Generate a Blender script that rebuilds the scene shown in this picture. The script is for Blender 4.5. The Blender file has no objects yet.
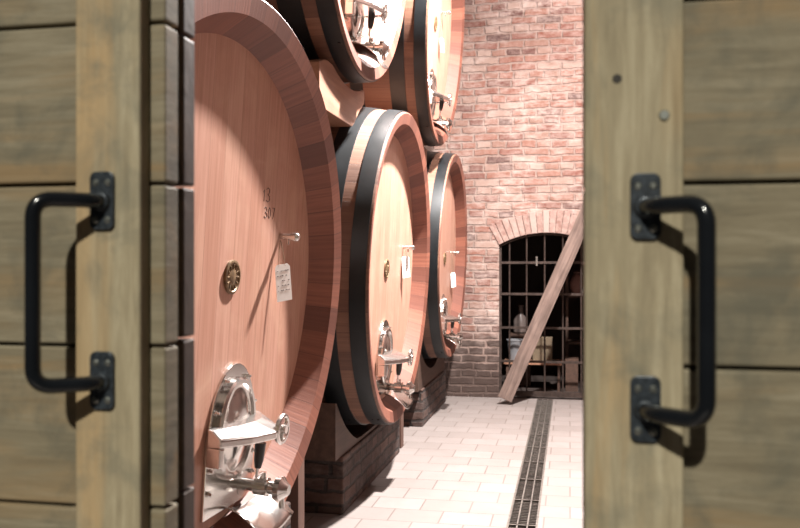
import bpy, bmesh, math, random
from mathutils import Vector, Matrix
random.seed(7)
PI = math.pi
C = bpy.context.scene.collection

# ------------------------------------------------------------------ camera
YAW = math.atan(170 / 850)
cam_data = bpy.data.cameras.new('camera')
cam = bpy.data.objects.new('camera', cam_data); C.objects.link(cam)
cam.location = (0, 0, 1.45)
cam.rotation_euler = (PI / 2, 0, YAW)
cam_data.sensor_width = 36
cam_data.lens = 850 / 800 * 36
cam_data.clip_start = 0.05
cam_data.dof.use_dof = True
cam_data.dof.focus_distance = 3.6
cam_data.dof.aperture_fstop = 6.0
bpy.context.scene.camera = cam

# ------------------------------------------------------------------ light
world = bpy.data.worlds.new('world'); bpy.context.scene.world = world
world.use_nodes = True
world.node_tree.nodes['Background'].inputs[0].default_value = (0.85, 0.92, 1.0, 1)
world.node_tree.nodes['Background'].inputs[1].default_value = 0.01

def sun(name, direction, energy, angle, col):
    l = bpy.data.lights.new(name, 'SUN'); l.energy = energy; l.angle = angle; l.color = col
    o = bpy.data.objects.new(name, l); C.objects.link(o)
    o.rotation_euler = Vector(direction).to_track_quat('-Z', 'Y').to_euler()
sun('sun', (0.03, 1.0, -0.78), 3.2, math.radians(2.0), (1.0, 0.97, 0.86))

def area(name, loc, target, size, energy, col=(1, 0.93, 0.86)):
    l = bpy.data.lights.new(name, 'AREA'); l.energy = energy; l.shape = 'DISK'; l.size = size; l.color = col
    o = bpy.data.objects.new(name, l); C.objects.link(o); o.location = loc
    o.rotation_euler = (Vector(target) - Vector(loc)).to_track_quat('-Z', 'Y').to_euler()
# ceiling lamp over the aisle, then an added light for the end wall
area('aisle_light', (0.10, 5.75, 5.0), (-0.85, 4.4, 1.0), 0.18, 1420, (1.0, 0.955, 0.92))
area('aisle_light', (0.7, 7.3, 4.9), (-0.3, 9.2, 2.4), 0.3, 170, (1.0, 0.93, 0.90))  # added, unseen light aimed at the end wall to brighten it

sc = bpy.context.scene
sc.view_settings.view_transform = 'Standard'
sc.view_settings.look = 'None'
sc.view_settings.gamma = 1
sc.view_settings.use_curve_mapping = False
sc.view_settings.exposure = 0.15

# ------------------------------------------------------------------ materials
class NT:
    def __init__(s, name, rough=0.6, metal=0.0):
        s.m = bpy.data.materials.new(name); s.m.use_nodes = True
        s.t = s.m.node_tree; s.b = s.t.nodes['Principled BSDF']
        s.b.inputs['Roughness'].default_value = rough
        s.b.inputs['Metallic'].default_value = metal
        s.co = s.t.nodes.new('ShaderNodeTexCoord').outputs['Object']
    def n(s, kind, ins=None, **props):
        nd = s.t.nodes.new(kind)
        for k, v in props.items(): setattr(nd, k, v)
        for k, v in (ins or {}).items():
            if isinstance(v, bpy.types.NodeSocket): s.t.links.new(v, nd.inputs[k])
            else: nd.inputs[k].default_value = v
        return nd
    def math(s, op, a, b=None, c=None):
        ins = {0: a}
        if b is not None: ins[1] = b
        if c is not None: ins[2] = c
        return s.n('ShaderNodeMath', ins, operation=op).outputs[0]
    def sep(s, v=None):
        return s.n('ShaderNodeSeparateXYZ', {0: v or s.co}).outputs
    def comb(s, x, y, z):
        return s.n('ShaderNodeCombineXYZ', {0: x, 1: y, 2: z}).outputs[0]
    def scale(s, v, k):
        return s.n('ShaderNodeVectorMath', {0: v, 1: k}, operation='MULTIPLY').outputs[0]
    def noise(s, v, scale=5, detail=4, rough=0.55, dist=0.0):
        return s.n('ShaderNodeTexNoise', {'Vector': v, 'Scale': scale, 'Detail': detail, 'Roughness': rough, 'Distortion': dist}).outputs[0]
    def ramp(s, f, stops):
        r = s.n('ShaderNodeValToRGB', {0: f}); e = r.color_ramp.elements
        while len(e) < len(stops): e.new(0.5)
        for i, (p, c) in enumerate(stops):
            e[i].position = p; e[i].color = tuple(c) + (1,) if len(c) == 3 else c
        return r.outputs[0]
    def mix(s, f, a, b, mode='MIX'):
        nd = s.n('ShaderNodeMix', data_type='RGBA', blend_type=mode)
        for i, v in ((0, f), (6, a), (7, b)):
            if isinstance(v, bpy.types.NodeSocket): s.t.links.new(v, nd.inputs[i])
            else: nd.inputs[i].default_value = v if i == 0 else (tuple(v) + (1,))[:4]
        return nd.outputs[2]
    def color(s, c):
        if isinstance(c, bpy.types.NodeSocket): s.t.links.new(c, s.b.inputs['Base Color'])
        else: s.b.inputs['Base Color'].default_value = tuple(c) + (1,)
        return s
    def rough(s, r): s.t.links.new(r, s.b.inputs['Roughness']); return s
    def bump(s, h, strength=0.3, dist=0.01):
        bn = s.n('ShaderNodeBump', {'Height': h, 'Strength': strength, 'Distance': dist})
        s.t.links.new(bn.outputs[0], s.b.inputs['Normal']); return s

def plain(name, col, rough=0.5, metal=0.0, var=0.12, scale=20):
    m = NT(name, rough, metal)
    n = m.noise(m.co, scale)
    d = tuple(c * (1 - var) for c in col); u = tuple(min(1, c * (1 + var)) for c in col)
    m.color(m.ramp(n, [(0.3, d), (0.7, u)]))
    return m.m

def wood_head():                                 # vertical planks on the cask head
    m = NT('oak_head', 0.45)
    x, y, z = m.sep()
    rnd = m.n('ShaderNodeObjectInfo').outputs['Random']
    p = m.math('MULTIPLY', m.math('ADD', y, m.math('MULTIPLY', rnd, 0.03)), 8.6)
    cell = m.math('FLOOR', p)
    fr = m.math('FRACT', p)
    w = m.n('ShaderNodeTexWhiteNoise', {'W': m.math('ADD', cell, m.math('MULTIPLY', rnd, 31.0))}, noise_dimensions='1D').outputs[0]
    g = m.noise(m.comb(m.math('MULTIPLY', y, 60), cell, m.math('MULTIPLY', z, 2.2)), 1.0, 5, 0.6, 0.3)
    fl = m.noise(m.comb(m.math('MULTIPLY', y, 130), cell, m.math('MULTIPLY', z, 14)), 1.0, 3, 0.7, 0.6)
    st = m.noise(m.comb(m.math('MULTIPLY', y, 2.2), cell, m.math('MULTIPLY', z, 1.4)), 1.6, 5, 0.6, 1.2)
    c = m.ramp(g, [(0.25, (0.34, 0.165, 0.112)), (0.55, (0.46, 0.25, 0.186)), (0.8, (0.54, 0.32, 0.25))])
    c = m.mix(m.math('MULTIPLY', w, 0.35), c, (0.30, 0.125, 0.07))
    c = m.mix(m.ramp(st, [(0.45, (0, 0, 0)), (0.7, (0.45, 0.45, 0.45))]), c, (0.56, 0.36, 0.255))
    c = m.mix(m.ramp(fl, [(0.60, (0, 0, 0)), (0.78, (0.35, 0.35, 0.35))]), c, (0.35, 0.14, 0.08))
    edge = m.math('LESS_THAN', fr, 0.022)
    c = m.mix(m.math('MULTIPLY', edge, 0.5), c, (0.17, 0.07, 0.045))
    m.color(c); m.bump(m.math('SUBTRACT', g, edge), 0.15, 0.004)
    return m.m

def wood_staves(name, a, b, c3, rough=0.55):      # staves running along the axis: stripes by angle
    m = NT(name, rough)
    x, y, z = m.sep()
    ang = m.math('ARCTAN2', y, m.math('SUBTRACT', z, 1.0))
    p = m.math('MULTIPLY', ang, 52 / (2 * PI))
    cell = m.math('FLOOR', p); fr = m.math('FRACT', p)
    rnd = m.n('ShaderNodeObjectInfo').outputs['Random']
    w = m.n('ShaderNodeTexWhiteNoise', {'W': m.math('ADD', cell, m.math('MULTIPLY', rnd, 17.0))}, noise_dimensions='1D').outputs[0]
    g = m.noise(m.comb(m.math('MULTIPLY', x, 3.0), m.math('MULTIPLY', ang, 60), cell), 1.0, 5, 0.6, 0.3)
    c = m.ramp(g, [(0.25, a), (0.75, b)])
    c = m.mix(m.ramp(w, [(0.0, (0, 0, 0)), (1.0, (0.75, 0.75, 0.75))]), c, c3)
    edge = m.math('LESS_THAN', fr, 0.035)
    c = m.mix(m.math('MULTIPLY', edge, 0.7), c, (0.08, 0.03, 0.02))
    m.color(c); m.bump(m.math('SUBTRACT', g, edge), 0.25, 0.004)
    return m.m

def wood_plain(name, a, b, axis='x', rough=0.65, sc=1.0):
    m = NT(name, rough)
    k = {'x': (1.5, 22, 22), 'y': (22, 1.5, 22), 'z': (22, 22, 1.5)}[axis]
    g = m.noise(m.scale(m.co, tuple(q * sc for q in k)), 1.0, 5, 0.65, 0.5)
    g2 = m.noise(m.co, 3.0 * sc, 4)
    c = m.ramp(g, [(0.25, a), (0.75, b)])
    c = m.mix(m.ramp(g2, [(0.45, (0, 0, 0)), (0.8, (0.5, 0.5, 0.5))]), c, tuple(q * 0.55 for q in a))
    m.color(c); m.bump(g, 0.3, 0.004)
    return m.m

def door_wood(name, axis, tone=1.0):
    m = NT(name, 0.8)
    k = (2.0, 5, 26) if axis == 'x' else (26, 5, 2.0)
    k2 = (0.8, 5, 9) if axis == 'x' else (9, 5, 0.8)
    g = m.noise(m.scale(m.co, tuple(q * 2.2 for q in k)), 1.0, 6, 0.75, 0.4)
    b = m.noise(m.scale(m.co, k2), 1.3, 4, 0.6, 0.8)
    s = m.noise(m.co, 9, 5, 0.65, 0.4)
    c = m.ramp(g, [(0.25, tuple(q * tone for q in (0.115, 0.092, 0.056))), (0.5, tuple(q * tone for q in (0.195, 0.162, 0.103))), (0.78, tuple(q * tone for q in (0.30, 0.26, 0.18)))])
    c = m.mix(m.ramp(b, [(0.50, (0, 0, 0)), (0.64, (0.6, 0.6, 0.6))]), c, tuple(q * tone for q in (0.27, 0.17, 0.075)))
    c = m.mix(m.ramp(s, [(0.50, (0, 0, 0)), (0.68, (0.7, 0.7, 0.7))]), c, tuple(q * tone for q in (0.095, 0.09, 0.065)))
    m.color(c); m.bump(g, 0.25, 0.003)
    return m.m

def brick(name, cols, mortar, vert='z', lime=0.5, dirt=0.0, bw=0.27, bh=0.083):
    m = NT(name, 0.9)
    x, y, z = m.sep()
    if vert == 'z':  v = m.comb(m.math('ADD', x, m.math('MULTIPLY', y, 1.0)), z, 0.0)
    wob = m.noise(m.co, 3.5, 3)
    wob2 = m.noise(m.co, 17, 3)
    h = m.math('ADD', m.sep(v)[1], m.math('ADD', m.math('MULTIPLY', wob, 0.05), m.math('MULTIPLY', wob2, 0.024)))
    h0 = m.math('ADD', m.sep(v)[0], m.math('MULTIPLY', wob2, 0.03))
    v2 = m.comb(h0, h, 0.0)
    bt = m.n('ShaderNodeTexBrick', {'Vector': v2, 'Scale': 1.0, 'Mortar Size': 0.014, 'Mortar Smooth': 0.5, 'Bias': 0.0, 'Brick Width': bw, 'Row Height': bh,
        'Color1': (0, 0, 0, 1), 'Color2': (1, 1, 1, 1), 'Mortar': (0.5, 0.5, 0.5, 1)})
    bt.offset = 0.5; bt.squash = 0.6; bt.squash_frequency = 3
    per = m.n('ShaderNodeSeparateColor', {0: bt.outputs['Color']}).outputs[0]
    c = m.ramp(per, [(i / (len(cols) - 1), q) for i, q in enumerate(cols)])
    n2 = m.noise(m.co, 30, 5, 0.7)
    c = m.mix(m.ramp(n2, [(0.4, (0, 0, 0)), (0.75, (0.5, 0.5, 0.5))]), c, cols[-1])
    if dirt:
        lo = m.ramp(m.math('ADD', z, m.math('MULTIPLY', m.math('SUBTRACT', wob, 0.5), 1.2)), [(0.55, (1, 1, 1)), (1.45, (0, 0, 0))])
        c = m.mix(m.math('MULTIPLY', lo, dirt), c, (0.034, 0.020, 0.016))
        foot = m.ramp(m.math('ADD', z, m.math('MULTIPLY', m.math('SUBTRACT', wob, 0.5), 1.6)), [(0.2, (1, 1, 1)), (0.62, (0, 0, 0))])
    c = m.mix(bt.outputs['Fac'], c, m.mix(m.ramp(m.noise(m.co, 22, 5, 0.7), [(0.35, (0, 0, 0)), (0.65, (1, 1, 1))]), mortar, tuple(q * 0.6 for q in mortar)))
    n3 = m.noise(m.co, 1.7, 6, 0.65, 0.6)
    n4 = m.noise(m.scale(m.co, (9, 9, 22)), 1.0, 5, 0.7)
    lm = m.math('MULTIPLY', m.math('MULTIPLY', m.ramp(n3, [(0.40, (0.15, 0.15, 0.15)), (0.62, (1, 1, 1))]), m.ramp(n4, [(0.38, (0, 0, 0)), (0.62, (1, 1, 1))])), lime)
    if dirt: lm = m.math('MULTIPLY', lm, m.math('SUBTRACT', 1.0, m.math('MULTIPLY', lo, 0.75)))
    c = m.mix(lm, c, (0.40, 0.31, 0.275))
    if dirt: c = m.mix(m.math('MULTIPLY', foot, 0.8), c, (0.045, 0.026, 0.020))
    m.color(c)
    m.bump(m.math('ADD', m.math('MULTIPLY', m.math('SUBTRACT', 1.0, bt.outputs['Fac']), 1.0), m.math('MULTIPLY', n2, 0.6)), 0.8, 0.012)
    return m.m

def tile_floor():
    m = NT('floor_tiles', 0.55)
    x, y, z = m.sep()
    bt = m.n('ShaderNodeTexBrick', {'Vector': m.co, 'Scale': 1.0, 'Mortar Size': 0.005, 'Mortar Smooth': 0.3, 'Bias': 0.0, 'Brick Width': 0.29, 'Row Height': 0.235,
        'Color1': (0.165, 0.14, 0.13, 1), 'Color2': (0.20, 0.172, 0.162, 1), 'Mortar': (0.10, 0.075, 0.066, 1)})
    bt.offset = 0.5
    n = m.noise(m.co, 7, 6, 0.7); n2 = m.noise(m.co, 1.3, 4)
    c = m.mix(m.ramp(n, [(0.4, (0, 0, 0)), (0.8, (0.45, 0.45, 0.45))]), bt.outputs['Color'], (0.14, 0.11, 0.098))
    c = m.mix(m.ramp(n2, [(0.4, (0, 0, 0)), (0.75, (0.3, 0.3, 0.3))]), c, (0.24, 0.21, 0.20))
    m.color(c); m.bump(m.math('SUBTRACT', n, bt.outputs['Fac']), 0.2, 0.004)
    return m.m

M = {}
M['head'] = wood_head()
M['stave'] = wood_staves('oak_staves', (0.14, 0.062, 0.038), (0.27, 0.135, 0.085), (0.09, 0.038, 0.024))
M['chime'] = wood_staves('oak_chime', (0.16, 0.052, 0.032), (0.29, 0.108, 0.068), (0.08, 0.025, 0.017))
M['hoop'] = plain('black_hoop', (0.008, 0.0095, 0.011), 0.40, 0.2, 0.4, 9)
M['steel'] = plain('stainless_steel', (0.62, 0.60, 0.575), 0.17, 1.0, 0.04, 8)
M['cast'] = plain('cast_steel', (0.64, 0.61, 0.585), 0.25, 1.0, 0.08, 30)
M['brass'] = plain('dull_brass', (0.16, 0.10, 0.05), 0.5, 0.4, 0.5, 60)
M['black'] = plain('black_plastic', (0.012, 0.012, 0.012), 0.3)
M['iron'] = plain('dark_iron', (0.05, 0.034, 0.028), 0.55, 0.5, 0.4, 30)
M['handle'] = plain('black_enamel', (0.008, 0.009, 0.011), 0.14, 0.0, 0.2, 12)
M['plate'] = plain('worn_black_plate', (0.035, 0.042, 0.05), 0.38, 0.35, 0.5, 160)
M['screw'] = plain('screw_metal', (0.33, 0.34, 0.31), 0.35, 0.9)
M['paper'] = plain('white_card', (0.92, 0.90, 0.87), 0.6, 0, 0.03)
M['ink'] = plain('dark_ink', (0.05, 0.035, 0.03), 0.8)
M['string'] = plain('string', (0.30, 0.22, 0.15), 0.8)
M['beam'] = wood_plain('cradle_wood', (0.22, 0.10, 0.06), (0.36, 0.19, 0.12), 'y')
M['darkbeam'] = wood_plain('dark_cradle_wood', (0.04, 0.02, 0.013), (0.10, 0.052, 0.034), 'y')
M['plank'] = wood_plain('grey_plank', (0.05, 0.028, 0.021), (0.21, 0.145, 0.12), 'x', 0.85, 1.3)
M['post'] = wood_plain('post_wood', (0.07, 0.032, 0.022), (0.13, 0.062, 0.042), 'z')
M['door_h'] = door_wood('olive_planks', 'x')
M['batten'] = wood_plain('dark_batten', (0.03, 0.016, 0.01), (0.075, 0.045, 0.028), 'x')
M['door_v'] = door_wood('olive_stile', 'z', 1.6)
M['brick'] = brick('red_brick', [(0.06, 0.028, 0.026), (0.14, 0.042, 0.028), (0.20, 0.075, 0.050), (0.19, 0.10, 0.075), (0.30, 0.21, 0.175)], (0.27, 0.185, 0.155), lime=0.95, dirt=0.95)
M['plinth'] = brick('shaded_plinth_brick', [(0.022, 0.011, 0.009), (0.045, 0.022, 0.016), (0.075, 0.038, 0.028)], (0.020, 0.013, 0.011), lime=0.15, bh=0.085)  # bricks coloured darker to deepen the shade under the casks
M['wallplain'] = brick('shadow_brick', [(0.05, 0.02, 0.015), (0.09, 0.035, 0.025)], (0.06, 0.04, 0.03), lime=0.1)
M['vous'] = None
M['floor'] = tile_floor()
M['ceiling'] = plain('ceiling_plaster', (0.14, 0.09, 0.07), 0.9)
M['outside'] = plain('outside_plaster', (0.10, 0.08, 0.065), 0.9)
M['channel'] = plain('drain_channel', (0.012, 0.010, 0.009), 0.8)
M['grate'] = plain('galvanised_grate', (0.15, 0.13, 0.115), 0.5, 0.6, 0.4, 25)
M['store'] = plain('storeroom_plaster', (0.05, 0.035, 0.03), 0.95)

def voussoir_mat():
    m = NT('arch_bricks', 0.9)
    r = m.n('ShaderNodeAttribute', attribute_name='tone').outputs['Fac']
    c = m.ramp(r, [(0.0, (0.20, 0.105, 0.085)), (0.4, (0.27, 0.175, 0.15)), (1.0, (0.34, 0.25, 0.22))])
    n = m.noise(m.co, 14, 5, 0.7, 0.4)
    c = m.mix(m.ramp(n, [(0.40, (0, 0, 0)), (0.68, (0.85, 0.85, 0.85))]), c, (0.36, 0.27, 0.235))
    m.color(c); m.bump(n, 0.6, 0.01)
    return m.m
M['vous'] = voussoir_mat()

# ------------------------------------------------------------------ mesh helpers
def box(bm, x0, x1, y0, y1, z0, z1):
    v = [bm.verts.new(p) for p in ((x0, y0, z0), (x1, y0, z0), (x1, y1, z0), (x0, y1, z0), (x0, y0, z1), (x1, y0, z1), (x1, y1, z1), (x0, y1, z1))]
    fs = [bm.faces.new([v[i] for i in q]) for q in ((3, 2, 1, 0), (4, 5, 6, 7), (0, 1, 5, 4), (1, 2, 6, 5), (2, 3, 7, 6), (3, 0, 4, 7))]
    return v, fs

def prism(bm, poly, axis, a, b):                  # poly 2D in the other two axes, extruded along axis
    def P(u, w, t):
        return {'x': (t, u, w), 'y': (u, t, w), 'z': (u, w, t)}[axis]
    A = [bm.verts.new(P(u, w, a)) for u, w in poly]; B = [bm.verts.new(P(u, w, b)) for u, w in poly]
    n = len(poly)
    bm.faces.new(A); bm.faces.new(B[::-1])
    for i in range(n): bm.faces.new((A[i], B[i], B[(i + 1) % n], A[(i + 1) % n]))

def tube(bm, pts, r, seg=12, cap=True):
    pts = [Vector(p) for p in pts]; rs = r if isinstance(r, (list, tuple)) else [r] * len(pts)
    rings = []; up = None
    for i, p in enumerate(pts):
        t = (pts[min(i + 1, len(pts) - 1)] - pts[max(i - 1, 0)]).normalized()
        if up is None:
            up = t.orthogonal().normalized()
        up = (up - t * up.dot(t)).normalized(); s = t.cross(up)
        rings.append([bm.verts.new(p + (up * math.cos(2 * PI * k / seg) + s * math.sin(2 * PI * k / seg)) * rs[i]) for k in range(seg)])
    for a, b in zip(rings, rings[1:]):
        for k in range(seg): bm.faces.new((a[k], a[(k + 1) % seg], b[(k + 1) % seg], b[k]))
    if cap: bm.faces.new(rings[0][::-1]); bm.faces.new(rings[-1])

def lathe(bm, prof, origin=(0, 0, 0), axis='x', seg=96, closed=False, caps=True):   # prof: (along, radius)
    o = Vector(origin); rings = []
    for s, r in prof:
        ring = []
        for k in range(seg):
            a = 2 * PI * k / seg; u, w = r * math.cos(a), r * math.sin(a)
            d = {'x': (s, u, w), 'y': (u, s, w), 'z': (u, w, s)}[axis]
            ring.append(bm.verts.new(o + Vector(d)))
        rings.append(ring)
    n = len(rings)
    for i in range(n if closed else n - 1):
        a, b = rings[i], rings[(i + 1) % n]
        for k in range(seg): bm.faces.new((a[k], a[(k + 1) % seg], b[(k + 1) % seg], b[k]))
    if not closed and caps:
        for R in (rings[0], rings[-1]):
            if (R[0].co - R[seg // 2].co).length > 1e-5: bm.faces.new(R)

def rounded(path, rad, n=6):                       # round the corners of a polyline
    out = [Vector(path[0])]
    for a, b, c in zip(path, path[1:], path[2:]):
        a, b, c = Vector(a), Vector(b), Vector(c)
        p = b + (a - b).normalized() * rad; q = b + (c - b).normalized() * rad
        for i in range(n + 1):
            t = i / n; out.append(p * (1 - t) ** 2 + b * 2 * t * (1 - t) + q * t * t)
    out.append(Vector(path[-1])); return out

def obj(name, bm, mat, parent=None, bevel=0, smooth=False, loc=None):
    bmesh.ops.recalc_face_normals(bm, faces=bm.faces)
    me = bpy.data.meshes.new(name); bm.to_mesh(me); bm.free()
    me.materials.append(mat)
    if smooth:
        for p in me.polygons: p.use_smooth = True
        me.set_sharp_from_angle(angle=math.radians(35))
    o = bpy.data.objects.new(name, me); C.objects.link(o)
    if parent: o.parent = parent
    if loc: o.location = loc
    if bevel:
        b = o.modifiers.new('bevel', 'BEVEL'); b.width = bevel; b.segments = 2; b.limit_method = 'ANGLE'; b.angle_limit = math.radians(40)
    return o

def tag(o, label, cat, group=None, kind=None):
    o['label'] = label; o['category'] = cat
    if group: o['group'] = group
    if kind: o['kind'] = kind
    return o
def struct(o): o['kind'] = 'structure'; return o
def empty(name, loc=(0, 0, 0), rot=None):
    o = bpy.data.objects.new(name, None); C.objects.link(o); o.empty_display_size = 0.1
    o.location = loc
    if rot is not None: o.rotation_euler = rot
    return o
def B(): return bmesh.new()

# ------------------------------------------------------------------ the room
YW = 9.25                                         # end wall
XL, XR, ZC = -3.75, 1.75, 5.3
YF0, YF1 = 1.06, 1.40                             # front wall
DX0, DX1, DZ = -0.215, -0.17, 0
bm = B()
# floor split round the drain
DR0, DR1 = -0.345, -0.175
box(bm, XL, DR0, -1.5, YW, -0.12, 0); box(bm, DR1, XR, -1.5, YW, -0.12, 0); box(bm, DR0, DR1, -1.5, 2.2, -0.12, 0)
struct(obj('floor', bm, M['floor']))
bm = B(); box(bm, XL, XR, YF1, YW, ZC, ZC + 0.15); struct(obj('ceiling', bm, M['ceiling']))
bm = B(); box(bm, XL - 0.2, XL, YF0, YW, 0, ZC); struct(obj('wall_left', bm, M['wallplain']))
bm = B(); box(bm, XR, XR + 0.2, YF0, YW, 0, ZC); struct(obj('wall_right', bm, M['wallplain']))
# front wall round the wide doorway (two leaves, nearly closed)
bm = B()
box(bm, XL, -0.95, YF0, YF1, 0, ZC); box(bm, 0.72, XR, YF0, YF1, 0, ZC); box(bm, -0.95, 0.72, YF0, YF1, 2.45, ZC)
struct(obj('wall_front', bm, M['outside']))
# end wall with segmental arch opening
AX0, AX1, AZ0, AZ1 = -0.755, 0.255, 1.655, 1.785
acx = (AX0 + AX1) / 2; half = (AX1 - AX0) / 2; rise = AZ1 - AZ0
AR = (half * half + rise * rise) / (2 * rise); acz = AZ1 - AR
def arch(x, r=AR): return acz + math.sqrt(max(0, r * r - (x - acx) ** 2))
bm = B()
def arch_strips():
    N = 24; xs = [AX0 + (AX1 - AX0) * i / N for i in range(N + 1)]
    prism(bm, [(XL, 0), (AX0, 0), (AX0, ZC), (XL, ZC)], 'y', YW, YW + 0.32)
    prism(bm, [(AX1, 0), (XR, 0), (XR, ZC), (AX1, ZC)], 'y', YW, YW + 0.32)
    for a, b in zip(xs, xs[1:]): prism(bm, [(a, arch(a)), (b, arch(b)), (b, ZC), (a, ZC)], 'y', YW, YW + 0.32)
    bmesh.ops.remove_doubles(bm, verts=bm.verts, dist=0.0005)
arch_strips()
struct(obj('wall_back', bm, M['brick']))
# radial bricks over the arch
bm = B(); lay = bm.faces.layers.float.new('tone')
a0 = math.atan2(AZ0 - acz, AX0 - acx) ; a1 = math.atan2(AZ0 - acz, AX1 - acx)
nb = 17
for i in range(nb):
    t0 = a0 + (a1 - a0) * (i + 0.06) / nb; t1 = a0 + (a1 - a0) * (i + 0.94) / nb
    r0, r1 = AR + 0.002, AR + 0.235 + random.uniform(-0.02, 0.02)
    q = [(acx + r * math.cos(t), acz + r * math.sin(t)) for r, t in ((r0, t0), (r1, t0), (r1, t1), (r0, t1))]
    k = len(bm.faces); prism(bm, q, 'y', YW - 0.012, YW + 0.1)
    bm.faces.ensure_lookup_table(); tone = random.random()
    for f in bm.faces[k:]: f[lay] = tone
struct(obj('trim_1', bm, M['vous'], bevel=0.004))
# storeroom behind the opening
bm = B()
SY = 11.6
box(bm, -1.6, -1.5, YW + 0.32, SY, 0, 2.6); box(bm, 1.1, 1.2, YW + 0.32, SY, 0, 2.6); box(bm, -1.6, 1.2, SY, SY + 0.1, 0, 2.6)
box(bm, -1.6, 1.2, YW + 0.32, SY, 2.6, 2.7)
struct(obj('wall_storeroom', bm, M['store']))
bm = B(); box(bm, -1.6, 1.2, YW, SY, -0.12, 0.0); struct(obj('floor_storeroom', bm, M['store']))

# drain
g = empty('drain_grate', ((DR0 + DR1) / 2, 5.7, 0)); tag(g, 'long slotted grey metal drain grate set in the pale tiled floor', 'drain')
gy0, gy1 = 2.2 - 5.7, YW - 5.7
w = (DR1 - DR0) / 2
bm = B(); box(bm, -w, w, gy0, gy1, -0.12, -0.075); obj('channel', bm, M['channel'], g)
bm = B(); box(bm, -w, -w + 0.012, gy0, gy1, -0.075, 0.002); box(bm, w - 0.012, w, gy0, gy1, -0.075, 0.002); obj('edge_frame', bm, M['grate'], g)
bm = B()
for x in (-0.028, 0.028): box(bm, x - 0.004, x + 0.004, gy0, gy1, -0.03, 0.0)
y = gy0
k = 0
while y < gy1:
    if k % 16 == 0: box(bm, -w + 0.012, w - 0.012, y, y + 0.014, -0.03, 0.0)
    else: box(bm, -w + 0.012, w - 0.012, y, y + 0.006, -0.03, -0.008)
    y += 0.032; k += 1
obj('slotted_cover', bm, M['grate'], g)

# ------------------------------------------------------------------ double door, both leaves ajar in one plane
def leaf(name, x_edge, sgn, stile_w, cracks, lip, handle_x, hz):
    d = empty(name, (x_edge, 0.92, 0)); struct(d)
    W = 0.86; T = 2.35
    def X(a): return sgn * a
    def bx(bm, a, b, y0, y1, z0, z1): box(bm, min(X(a), X(b)), max(X(a), X(b)), y0, y1, z0, z1)
    bm = B(); bx(bm, 0, stile_w, 0, 0.025, 0.03, T); obj('stile', bm, M['door_v'], d, bevel=0.003)
    bm = B()
    zs = [0.03] + sorted(cracks) + [T]
    for a, b in zip(zs, zs[1:]):
        bx(bm, -lip, W, 0.026 - 0.012, 0.062, a + 0.0022, b - 0.0022) if lip == 0 else (bx(bm, stile_w, W, 0.014, 0.062, a + 0.0022, b - 0.0022), bx(bm, -lip, stile_w, 0.026, 0.062, a + 0.0022, b - 0.0022))
    if lip == 0:
        bm.free(); bm = B()
        for a, b in zip(zs, zs[1:]):
            bx(bm, stile_w, W, 0.014, 0.062, a + 0.0022, b - 0.0022); bx(bm, 0, stile_w, 0.026, 0.062, a + 0.0022, b - 0.0022)
    bx(bm, stile_w - 0.02, W, 0.045, 0.058, 0.04, T - 0.01)  # added backing sheet, unseen, keeps light from leaking through the plank gaps
    obj('plank_panel', bm, M['door_h'], d, bevel=0.003)
    bm = B()
    for a, b in zip(zs, zs[1:]): bx(bm, -0.012 if lip else 0.0, 0.12, 0.09, 0.125, a + 0.005, b + 0.001)
    bx(bm, 0.06, 0.10, 0.062, 0.09, 0.03, T)
    obj('rear_batten', bm, M['batten'], d, bevel=0.003)
    # pull handle
    hx = abs(handle_x - x_edge); z0, z1 = hz
    out = -0.06; side = hx + 0.052
    h = obj('pull_handle', (lambda b: (tube(b, rounded([(X(hx), -0.002, z1), (X(hx), -0.022, z1), (X(side), out, z1), (X(side), out, z0), (X(hx), -0.022, z0), (X(hx), -0.002, z0)], 0.022, 8), 0.0088, 16), b)[1])(B()), M['handle'], d, smooth=True)
    for z in hz:
        bm = B()
        pw, ph, rr = 0.0155, 0.0345, 0.008
        pl = []
        for cx, cz, s0 in ((pw - rr, ph - rr, 0), (-pw + rr, ph - rr, PI / 2), (-pw + rr, -ph + rr, PI), (pw - rr, -ph + rr, 1.5 * PI)):
            for i in range(5):
                t = s0 + i * PI / 8; pl.append((X(hx) + cx + rr * math.cos(t), z + 0.001 + cz + rr * math.sin(t)))
        prism(bm, pl, 'y', -0.0045, 0.0)
        lathe(bm, [(-0.010, 0.010), (-0.0045, 0.0125)], (X(hx), 0, z), 'y', 20)
        p = obj('mounting_plate', bm, M['plate'], h, bevel=0.001)
        for sx in (-0.0075, 0.0075):
            for sz in (-0.022, 0.022):
                bm = B(); lathe(bm, [(-0.0062, 0.0022), (-0.0045, 0.0042)], (X(hx) + sx, 0, z + sz), 'y', 12)
                obj('screw', bm, M['screw'], p)
    return d
left = leaf('door_1', -0.496, -1, 0.084, [0.18, 0.375, 0.570, 0.765, 0.960, 1.156, 1.351, 1.547, 1.741, 1.936, 2.13], 0.019, -0.543, (1.311, 1.524))
right = leaf('door_2', 0.015, 1, 0.1005, [0.183, 0.376, 0.569, 0.762, 0.955, 1.149, 1.3415, 1.535, 1.728, 1.921, 2.114], 0, 0.077, (1.298, 1.509))
bm = B(); lathe(bm, [(-0.003, 0.0015), (-0.003, 0.0045), (0.001, 0.0065)], (0.081, 0, 1.6045), 'y', 16)
obj('nail_head', bm, M['screw'], right)
bm = B(); lathe(bm, [(-0.0008, 0.0002), (-0.0008, 0.0045), (0.001, 0.006)], (0.0335, 0, 1.6445), 'y', 9)
obj('knot', bm, plain('dark_knot', (0.04, 0.035, 0.03), 0.9), right)

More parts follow.
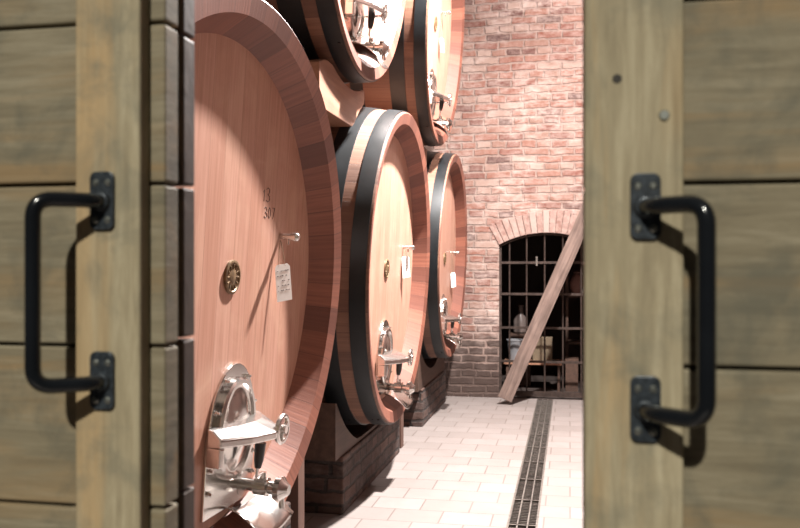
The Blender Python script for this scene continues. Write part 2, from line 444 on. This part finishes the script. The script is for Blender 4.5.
# ------------------------------------------------------------------ casks
def cask_matrix(X, y, c, psi, th):
    eh = Vector((-math.sin(psi), math.cos(psi), 0)); ev = Vector((math.sin(th) * math.cos(psi), math.sin(psi) * math.sin(th), math.cos(th)))
    n = eh.cross(ev)
    m = Matrix((n, eh, ev)).transposed().to_4x4()
    m.translation = Vector((X, y, c)) - ev           # origin at the foot of the rim plane
    return m

L = 2.1
def outer(s): return 1.0 + 0.05 * (1 - ((s - L / 2) / (L / 2)) ** 2)
HD = -0.11                                         # head plane (local x)
O1 = (0, 0, 1)
def at(dy, dz, dx=0.0): return (HD + dx, dy, 1 + dz)

def make_cask(rot=0.0):
    r = empty('wine_cask')
    # staves: outside, chime and back
    bm = B(); prof = [(-0.004, 0.998)] + [(-s, outer(s)) for s in [0.02 + i * (L - 0.04) / 28 for i in range(29)]] + [(-L, 0.995), (-L, 0.94), (-L + 0.1, 0.9), (-L + 0.1, 0.2), (-L + 0.1, 0.001)]
    lathe(bm, prof, O1, 'x', 144, caps=False)
    obj('stave_body', bm, M['stave'], r, smooth=True)
    bm = B(); lathe(bm, [(-0.004, 0.998), (0.0, 0.992), (-0.012, 0.926), (HD, 0.862), (HD - 0.03, 0.93)], O1, 'x', 144, caps=False)
    obj('chime_ring', bm, M['chime'], r, smooth=True)
    bm = B(); lathe(bm, [(HD, 0.001), (HD, 0.5), (HD, 0.866), (HD - 0.04, 0.866)], O1, 'x', 144, caps=False)
    obj('head', bm, M['head'], r, smooth=True)
    for a, b in ((0.016, 0.105), (0.18, 0.30), (0.52, 0.62), (L - 0.62, L - 0.52), (L - 0.30, L - 0.18), (L - 0.105, L - 0.016)):
        bm = B(); st = [a + (b - a) * i / 4 for i in range(5)]
        lathe(bm, [(-s, outer(s) + 0.0005) for s in st] + [(-s, outer(s) + 0.007) for s in st[::-1]], O1, 'x', 144, closed=True)
        hp = obj('hoop', bm, M['hoop'], r, smooth=True)
        if a < 0.2:
            bm = B()
            for k in (0.0, 0.045): lathe(bm, [(0, 0.009), (0.006, 0.004)], (-(a + b) / 2 + 0.02 - k * 0.8, -0.42, 1 - math.sqrt(outer(a) ** 2 - 0.42 ** 2) - 0.012), 'z', 10)
            obj('rivet', bm, M['iron'], hp)
    return r

def fittings(r, dy, dz, med, peg):
    # arched steel hatch plate
    def P(y, z): return (y + dy, 1 + z + dz)
    hw, top, bot = 0.2, -0.36, -0.82 - dz
    cz = top - hw * 1.5
    def stadium(w, t, b, cc):
        pl = [(-w, b)] + [(w, b)]
        for i in range(21):
            a = PI * i / 20; pl.append((w * math.cos(a), cc + (t - cc) * math.sin(a)))
        return pl
    bm = B(); prism(bm, [P(*q) for q in stadium(hw, top, bot, cz)], 'x', HD - 0.002, HD + 0.012)
    hp = obj('hatch_plate', bm, M['steel'], r, bevel=0.003)
    for q in [(hw - 0.022) * math.cos(t) for t in ()]: pass
    bolts = [((hw - 0.02) * math.cos(PI * i / 6), cz + (top - 0.02 - cz) * math.sin(PI * i / 6)) for i in (0, 1, 2, 4, 5, 6)] + [(s * (hw - 0.02), z) for s in (-1, 1) for z in (-0.72, -0.80)]
    for by, bz in bolts:
        y_, z_ = P(by, bz)
        bm = B(); lathe(bm, [(0.012, 0.010), (0.020, 0.010), (0.021, 0.006), (0.030, 0.0058)], (HD, y_, z_), 'x', 6)
        obj('bolt', bm, M['cast'], hp, smooth=True)
    # oval hatch
    cy, ccz = P(0.0, -0.60)
    def oval(w, h, x, n=48): return [(x, cy + w * math.cos(2 * PI * i / n), ccz + h * math.sin(2 * PI * i / n)) for i in range(n)]
    bm = B(); rings = []
    for w_, h_, x_ in ((0.150, 0.190, 0.012), (0.150, 0.190, 0.030), (0.142, 0.182, 0.038), (0.128, 0.168, 0.038), (0.120, 0.160, 0.028), (0.11, 0.15, 0.026), (0.085, 0.125, 0.036), (0.045, 0.07, 0.044), (0.001, 0.001, 0.046)):
        rings.append([bm.verts.new(p) for p in oval(w_, h_, HD + x_)])
    for a, b in zip(rings, rings[1:]):
        for k in range(48): bm.faces.new((a[k], a[(k + 1) % 48], b[(k + 1) % 48], b[k]))
    obj('hatch_door', bm, M['steel'], r, smooth=True)
    # cross bar: wedge-shaped casting, thick in the middle
    y_, z_ = P(-0.21, -0.60)
    bm = B()
    pts = [(-0.21, 0.065), (-0.10, 0.135), (0.02, 0.175), (0.09, 0.165), (0.16, 0.11), (0.2, 0.055)]
    rows = []
    for y, x in pts:
        rows.append([bm.verts.new((HD + a, dy + y, 1 + dz + z)) for a, z in ((0.012, -0.565), (x * 0.5, -0.570), (x, -0.600), (x, -0.628), (0.012, -0.635))])
    for a, b in zip(rows, rows[1:]):
        for k in range(5): bm.faces.new((a[k], a[(k + 1) % 5], b[(k + 1) % 5], b[k]))
    bm.faces.new(rows[0]); bm.faces.new(rows[-1][::-1])
    # hollow the channel by adding two cheeks
    prism(bm, [(HD + 0.012, dy - 0.21), (HD + 0.065, dy - 0.21), (HD + 0.075, dy - 0.19), (HD + 0.012, dy - 0.15)], 'z', 1 + dz - 0.70, 1 + dz - 0.63)
    obj('cross_bar', bm, M['cast'], r, bevel=0.006)
    bm = B(); lathe(bm, [(0.04, 0.014), (0.165, 0.014)], (HD, dy + 0.08, 1 + dz - 0.625), 'x', 16)
    wc = (HD + 0.165, dy + 0.10, 1 + dz - 0.605)
    # clamp wheel: ring and three lobes
    ring = [(wc[0], wc[1] + 0.05 * math.cos(2 * PI * i / 24), wc[2] + 0.05 * math.sin(2 * PI * i / 24)) for i in range(25)]
    tube(bm, ring, 0.010, 8, False)
    for k in range(3):
        a = 2 * PI * k / 3 + 0.5
        tube(bm, [wc, (wc[0], wc[1] + 0.05 * math.cos(a), wc[2] + 0.05 * math.sin(a))], 0.008, 8)
    lathe(bm, [(-0.015, 0.02), (0.018, 0.016)], wc, 'x', 16)
    obj('clamp_wheel', bm, M['cast'], r, smooth=True)
    # drain valve
    vy_, vz_ = dy + 0.12, 1 + dz - 0.80 - dz * 0.5
    bm = B(); lathe(bm, [(0.0, 0.05), (0.014, 0.05), (0.014, 0.024), (0.06, 0.024), (0.065, 0.036), (0.115, 0.036), (0.12, 0.026), (0.15, 0.026), (0.15, 0.046), (0.172, 0.048), (0.182, 0.034), (0.20, 0.02)], (HD, vy_, vz_), 'x', 28)
    tube(bm, [(HD + 0.09, vy_, vz_), (HD + 0.09, vy_, vz_ + 0.055)], 0.014, 12)
    tube(bm, [(HD + 0.17, vy_, vz_ - 0.03), (HD + 0.175, vy_ , vz_ - 0.07)], 0.012, 12)
    vb = obj('drain_valve', bm, M['steel'], r, smooth=True)
    bm = B(); tube(bm, [(HD + 0.09, vy_, vz_ + 0.05), (HD + 0.095, vy_ - 0.07, vz_ + 0.055), (HD + 0.10, vy_ - 0.075, vz_ + 0.10)], 0.006, 10)
    lv = obj('lever', bm, M['cast'], vb, smooth=True)
    bm = B(); tube(bm, [(HD + 0.10, vy_ - 0.075, vz_ + 0.09), (HD + 0.102, vy_ - 0.075, vz_ + 0.12), (HD + 0.105, vy_ - 0.075, vz_ + 0.185)], [0.012, 0.018, 0.021], 14)
    obj('lever_grip', bm, M['black'], vb, smooth=True)
    # drip tray hooked over the lower rim
    bm = B()
    nx, ny = 8, 10; gr = []
    for i in range(nx + 1):
        row = []
        for j in range(ny + 1):
            u = i / nx; v_ = -1 + 2 * j / ny
            xx = HD + 0.012 + u * 0.165; yy = dy + 0.09 + v_ * (0.13 + 0.03 * u); zz = 1 - 0.835 - 0.07 * u * u - 0.01 * u + 0.03 * v_ * v_
            row.append(bm.verts.new((xx, yy, zz)))
        gr.append(row)
    for i in range(nx):
        for j in range(ny): bm.faces.new((gr[i][j], gr[i + 1][j], gr[i + 1][j + 1], gr[i][j + 1]))
    t = obj('drip_tray', bm, M['steel'], r, smooth=True)
    so = t.modifiers.new('solid', 'SOLIDIFY'); so.thickness = 0.004
    # brass medallion
    bm = B(); mc = (HD, med[0], 1 + med[1])
    lathe(bm, [(0.0, 0.062), (0.008, 0.062), (0.010, 0.058), (0.010, 0.053), (0.006, 0.050), (0.006, 0.03), (0.009, 0.022), (0.009, 0.001)], mc, 'x', 40)
    for k in range(12):
        a = 2 * PI * k / 12; tube(bm, [(HD + 0.006, mc[1] + 0.03 * math.cos(a), mc[2] + 0.03 * math.sin(a)), (HD + 0.008, mc[1] + 0.046 * math.cos(a), mc[2] + 0.046 * math.sin(a))], 0.003, 6)
    obj('medallion', bm, M['brass'], r, smooth=True)
    # sampling peg
    py, pz = peg[0], 1 + peg[1]
    if True:
        bm = B(); lathe(bm, [(-0.005, 0.011), (0.05, 0.011), (0.05, 0.016), (0.068, 0.018), (0.078, 0.016), (0.084, 0.010)], (HD, py, pz), 'x', 16)
        tube(bm, [(HD + 0.035, py, pz), (HD + 0.037, py, pz - 0.032)], 0.006, 10)
        obj('sampling_tap', bm, M['cast'], r, smooth=True)
    return py, pz

def make_tag(cask_m, py, pz, label, size=(0.075, 0.125), drop=0.075):
    t = empty('hanging_tag'); tag(t, label, 'tag', 'card tags hung on the cask taps')
    w, h = size
    bm = B()
    poly = [(-w / 2, -h), (w / 2, -h), (w / 2, -0.012), (w / 2 - 0.012, 0), (-w / 2 + 0.012, 0), (-w / 2, -0.012)]
    prism(bm, poly, 'x', -0.001, 0.001)
    c = obj('card', bm, M['paper'], t)
    bm = B(); rr = random.Random(int(py * 1000) + len(label))
    for k in range(5):
        z = -0.026 - k * 0.02; y = -w * 0.40
        while y < w * 0.38:
            l = rr.uniform(0.003, 0.009)
            if rr.random() < 0.72: box(bm, 0.0011, 0.0016, y, y + l, z - rr.uniform(0.0006, 0.002), z + rr.uniform(0.0003, 0.0022))
            y += l + 0.003
    obj('scribbled_lines', bm, M['ink'], c)
    bm = B(); tube(bm, [(0, -0.022, -0.008), (0, -0.012, drop * 0.6), (0, 0.0, drop)], 0.0012, 6); tube(bm, [(0, 0.016, -0.008), (0, 0.01, drop * 0.6), (0, 0.0, drop)], 0.0012, 6)
    obj('string', bm, M['string'], t)
    lm = Matrix.Translation((HD + 0.022, py - 0.012, pz - 0.014 - drop))
    m = cask_m @ lm
    t.matrix_world = Matrix.Translation(m.translation) @ Matrix.Rotation(-0.42, 4, 'Z') @ Matrix.Rotation(0.10, 4, 'X')
    return t

def marks(r):                                      # chalked numbers on the nearest head
    def stroke(bm, pts, y0, z0, s):
        pts = [(HD + 0.0006, y0 + p[0] * s, z0 + p[1] * s) for p in pts]
        for a, b in zip(pts, pts[1:]): tube(bm, [a, b], 0.0011, 5)
    three = [(0, 0.85), (0.25, 1), (0.55, 0.9), (0.55, 0.65), (0.25, 0.52), (0.6, 0.4), (0.62, 0.12), (0.3, 0), (0, 0.12)]
    zero = [(0.3, 1), (0.05, 0.75), (0.05, 0.25), (0.3, 0), (0.55, 0.25), (0.55, 0.75), (0.3, 1)]
    seven = [(0, 1), (0.6, 1), (0.25, 0)]
    one = [(0.0, 0.75), (0.25, 1), (0.25, 0)]
    bm = B()
    stroke(bm, one, 0.315, 1.325, 0.045); stroke(bm, three, 0.345, 1.325, 0.055)
    for i, gph in enumerate((three, zero, seven)): stroke(bm, gph, 0.335 + i * 0.038, 1.262, 0.042)
    obj('number_marks', bm, M['ink'], r)

CASKS = [   # pose, size, hatch offset, medallion, tap, label
    ((-1.095, 2.80, 1.362, -0.055, 0.067), 1.0, (0.15, 0.075), (0.08, 0.034), (0.51, 0.195), 'largest nearest oak cask with numbers inked on its head, cut off by the left door'),
    ((-1.057, 5.440, 1.424, 0.0, 0.045), 1.0, (-0.05, 0.02), (-0.06, -0.01), (0.47, 0.14), 'middle oak cask of the lower row, on a dark brick plinth behind the nearest cask'),
    ((-1.082, 8.095, 1.527, 0.0, 0.033), 0.966, (0.0, -0.02), (0.04, -0.03), (0.55, 0.04), 'farthest oak cask of the lower row, beside the brick end wall'),
    ((-1.057, 4.633, 3.496, 0.0, 0.068), 1.0, (0.03, 0.0), (0.0, 0.03), (0.50, 0.16), 'upper oak cask with glaring pale head, between the nearest and middle lower casks'),
    ((-1.039, 7.337, 3.493, 0.0, 0.080), 1.0, (-0.05, 0.0), (-0.05, 0.03), (0.22, 0.21), 'far upper oak cask against the brick wall, above the two farther lower casks'),
]
TAGS = ['white written card tag hanging on the nearest cask', 'white card tag hanging on the middle lower cask', 'small white card tag on the farthest lower cask', None, 'narrow white card tag on the far upper cask']
for i, (pr, size, (dy, dz), med, peg, lab) in enumerate(CASKS):
    r = make_cask(); tag(r, lab, 'cask', 'stacked oak wine casks')
    m = cask_matrix(*pr)
    m = Matrix.Translation(m @ Vector((0, 0, 1))) @ m.to_3x3().to_4x4() @ Matrix.Scale(size, 4) @ Matrix.Translation((0, 0, -1)); r.matrix_world = m
    py, pz = fittings(r, dy, dz, med, peg)
    if TAGS[i]: make_tag(m, py, pz, TAGS[i], (0.088, 0.150) if i != 4 else (0.06, 0.125), (0.10, 0.05, 0.20, 0, 0.22)[i])
    if i == 0: marks(r)

# ------------------------------------------------------------------ cradles, plinths and props
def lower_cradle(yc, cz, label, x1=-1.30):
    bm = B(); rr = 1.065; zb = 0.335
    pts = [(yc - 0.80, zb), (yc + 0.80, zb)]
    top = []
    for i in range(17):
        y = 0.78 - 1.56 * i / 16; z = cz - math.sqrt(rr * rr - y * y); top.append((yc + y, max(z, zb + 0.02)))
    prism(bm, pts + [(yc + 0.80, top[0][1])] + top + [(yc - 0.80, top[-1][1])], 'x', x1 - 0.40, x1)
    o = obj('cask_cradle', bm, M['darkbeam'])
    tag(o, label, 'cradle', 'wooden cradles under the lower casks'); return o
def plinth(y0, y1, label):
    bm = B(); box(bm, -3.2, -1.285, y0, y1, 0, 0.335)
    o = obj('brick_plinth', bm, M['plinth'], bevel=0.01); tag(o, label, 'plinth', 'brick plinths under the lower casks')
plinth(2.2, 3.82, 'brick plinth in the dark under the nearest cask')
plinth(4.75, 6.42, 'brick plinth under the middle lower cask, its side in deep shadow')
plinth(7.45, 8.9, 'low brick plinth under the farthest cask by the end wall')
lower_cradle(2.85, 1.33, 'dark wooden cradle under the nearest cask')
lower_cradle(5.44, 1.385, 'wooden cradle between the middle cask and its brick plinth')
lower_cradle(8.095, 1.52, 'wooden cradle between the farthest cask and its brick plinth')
for yc, lab in ((4.02, 'reddish wooden prop post standing behind the rim of the nearest cask'), (6.6, 'short wooden prop post below the far side of the middle cask')):
    bm = B(); box(bm, -1.375, -1.30, yc - 0.05, yc + 0.05, 0, 0.62)
    o = obj('prop_post', bm, M['post'], bevel=0.004); tag(o, lab, 'post', 'prop posts by the plinths')
def upper_cradle(y0, y1, zb, up, lows, label):     # a block filling the hollow between three casks
    n = 24; tops = []; bots = []
    for i in range(n + 1):
        y = y0 + (y1 - y0) * i / n
        t = up[1] - math.sqrt(max(0, 1.052 ** 2 - (y - up[0]) ** 2)); t = min(t, up[1] - 1.0, up[1] - 1.04 + max(0, y - y0) * 0.35)
        b = zb
        for ly, lz in lows:
            if abs(y - ly) < 1.06: b = max(b, lz + math.sqrt(1.062 ** 2 - (y - ly) ** 2) + 0.012)
        if t - b > 0.065: tops.append((y, t)); bots.append((y, b))
    bm = B(); prism(bm, bots + tops[::-1], 'x', -1.66, -1.22)
    o = obj('cask_cradle', bm, M['beam'], bevel=0.004); tag(o, label, 'cradle', 'wooden cradles between the cask rows'); return o
upper_cradle(4.06, 5.25, 2.235, (4.633, 3.496), [(2.96, 1.422), (5.452, 1.443)], 'thick wooden cradle block wedged beneath the upper cask, its end brightly lit')
upper_cradle(6.3, 7.7, 2.25, (7.337, 3.493), [(5.452, 1.443), (8.033, 1.556)], 'wooden cradle block beneath the far upper cask')

# ------------------------------------------------------------------ iron gate in the arch
gate = empty('iron_gate', (acx, YW + 0.05, 0)); tag(gate, 'dark iron bar gate filling the arched opening in the brick wall', 'gate')
bm = B(); x0, x1 = AX0 - acx + 0.012, AX1 - acx - 0.012
for x in (x0, x1): box(bm, x - 0.012, x + 0.012, -0.012, 0.012, 0.0, arch(acx + x) - 0.01)
tube(bm, [(AX0 - acx + 0.02 + (AX1 - AX0 - 0.04) * i / 12, 0, arch(AX0 + 0.02 + (AX1 - AX0 - 0.04) * i / 12) - 0.012) for i in range(13)], 0.012, 8)
box(bm, x0, x1, -0.02, 0.02, 0.02, 0.075)
obj('frame', bm, M['iron'], gate)
for px in (-0.645, -0.46, -0.268, -0.075, 0.118):
    bm = B(); tube(bm, [(px - acx, 0, 0.05), (px - acx, 0, arch(px) - 0.012)], 0.0095, 8); obj('upright_bar', bm, M['iron'], gate, smooth=True)
for pz in (1.465, 1.125, 0.76, 0.395):
    bm = B(); box(bm, x0, x1, -0.016, -0.008, pz - 0.013, pz + 0.013); obj('cross_bar', bm, M['iron'], gate)
bm = B(); box(bm, 0.078 - 0.01 - 0.18, 0.078 + 0.01 - 0.18, -0.025, -0.015, 1.43, 1.53); obj('latch', bm, M['grate'], gate)

# plank leaning across the gate
a = Vector((-0.66, 8.80, 0.0)); b = Vector((0.36, 9.16, 2.36))
d = b - a; ln = d.length
bm = B(); box(bm, 0, ln, -0.02, 0.02, -0.075, 0.075)
pl = obj('leaning_plank', bm, M['plank'], bevel=0.004)
ex = d.normalized(); ey = Vector((0, 1, 0)); ey = (ey - ex * ey.dot(ex)).normalized(); ez = ex.cross(ey)
mm = Matrix((ex, ey, ez)).transposed().to_4x4(); mm.translation = a + Vector((0, 0, 0.055)); pl.matrix_world = mm
tag(pl, 'rough weathered wooden plank leaning diagonally across the iron gate', 'plank')

# things in the storeroom
t = empty('low_bench', (-0.45, 9.95, 0)); tag(t, 'low brown wooden bench behind the iron gate', 'bench')
bm = B(); box(bm, -0.30, 0.36, -0.16, 0.16, 0.30, 0.335); obj('seat', bm, M['beam'], t, bevel=0.003)
for sx in (-0.27, 0.31):
    bm = B(); box(bm, sx, sx + 0.03, -0.13, 0.13, 0.0, 0.30); obj('leg', bm, M['darkbeam'], t)
t = empty('plastic_tub', (-0.62, 9.95, 0.335)); tag(t, 'white plastic tub on the left end of the low bench', 'tub')
bm = B(); lathe(bm, [(0.0, 0.075), (0.22, 0.10), (0.225, 0.107), (0.24, 0.107), (0.24, 0.09), (0.02, 0.07)], (0, 0, 0), 'z', 28); obj('tub_body', bm, plain('white_plastic', (0.2, 0.2, 0.21), 0.4), t, smooth=True)
t = empty('glass_jug', (-0.58, 10.28, 0.0)); tag(t, 'pale glass jug on a stand behind the white tub', 'jug')
bm = B(); lathe(bm, [(0.62, 0.07), (0.64, 0.085), (0.78, 0.085), (0.86, 0.035), (0.93, 0.028), (0.94, 0.04), (0.955, 0.04)], (0, 0, 0), 'z', 24); obj('jug_body', bm, plain('pale_glaze', (0.14, 0.11, 0.10), 0.25), t, smooth=True)
bm = B(); box(bm, -0.12, 0.12, -0.1, 0.1, 0, 0.62); obj('stand', bm, M['darkbeam'], t)
bm = B(); box(bm, -0.11, 0.11, -0.09, 0.09, 0, 0.27); box(bm, -0.115, 0.115, -0.012, 0.012, 0.27, 0.274)
o = obj('cardboard_box', bm, plain('beige_card', (0.13, 0.095, 0.06), 0.8), loc=(-0.31, 9.95, 0.335)); tag(o, 'beige cardboard box on the low bench behind the plank', 'box')
bm = B(); box(bm, -0.07, 0.07, -0.1, 0.1, 0, 0.34); box(bm, -0.075, 0.075, -0.105, 0.105, 0.34, 0.37)
o = obj('wooden_crate', bm, M['darkbeam'], loc=(0.02, 9.95, 0.0)); tag(o, 'narrow reddish wooden crate on the floor beside the bench', 'crate')
t = empty('storage_shelf', (0.2, 10.4, 0)); tag(t, 'dark storage shelf deep behind the gate at the right', 'shelf')
for z in (0.5, 1.05):
    bm = B(); box(bm, -0.25, 0.4, -0.15, 0.15, z, z + 0.03); obj('board', bm, M['darkbeam'], t)
for x in (-0.25, 0.37):
    bm = B(); box(bm, x, x + 0.03, -0.15, 0.15, 0, 1.6); obj('upright', bm, M['darkbeam'], t)
t = empty('earthen_pot', (0.10, 10.4, 1.08)); tag(t, 'pinkish round pot on the upper shelf behind the gate', 'pot')
bm = B(); lathe(bm, [(0, 0.06), (0.06, 0.1), (0.14, 0.11), (0.22, 0.08), (0.25, 0.05), (0.27, 0.06)], (0, 0, 0), 'z', 24); obj('pot_body', bm, plain('terracotta', (0.25, 0.14, 0.12), 0.7), t, smooth=True)
bm = B(); lathe(bm, [(0.25, 0.065), (0.285, 0.03), (0.30, 0.015)], (0, 0, 0), 'z', 16); obj('lid', bm, M['darkbeam'], t)
bm = B(); lathe(bm, [(0, 0.03), (0.01, 0.042), (0.05, 0.045), (0.08, 0.02), (0.11, 0.015), (0.115, 0.001)], (0, 0, 0), 'z', 16)
o = obj('white_bottle', bm, M['paper'], smooth=True, loc=(0.17, 10.2, 1.08)); tag(o, 'tiny white bottle in front of the pinkish pot behind the gate', 'bottle')
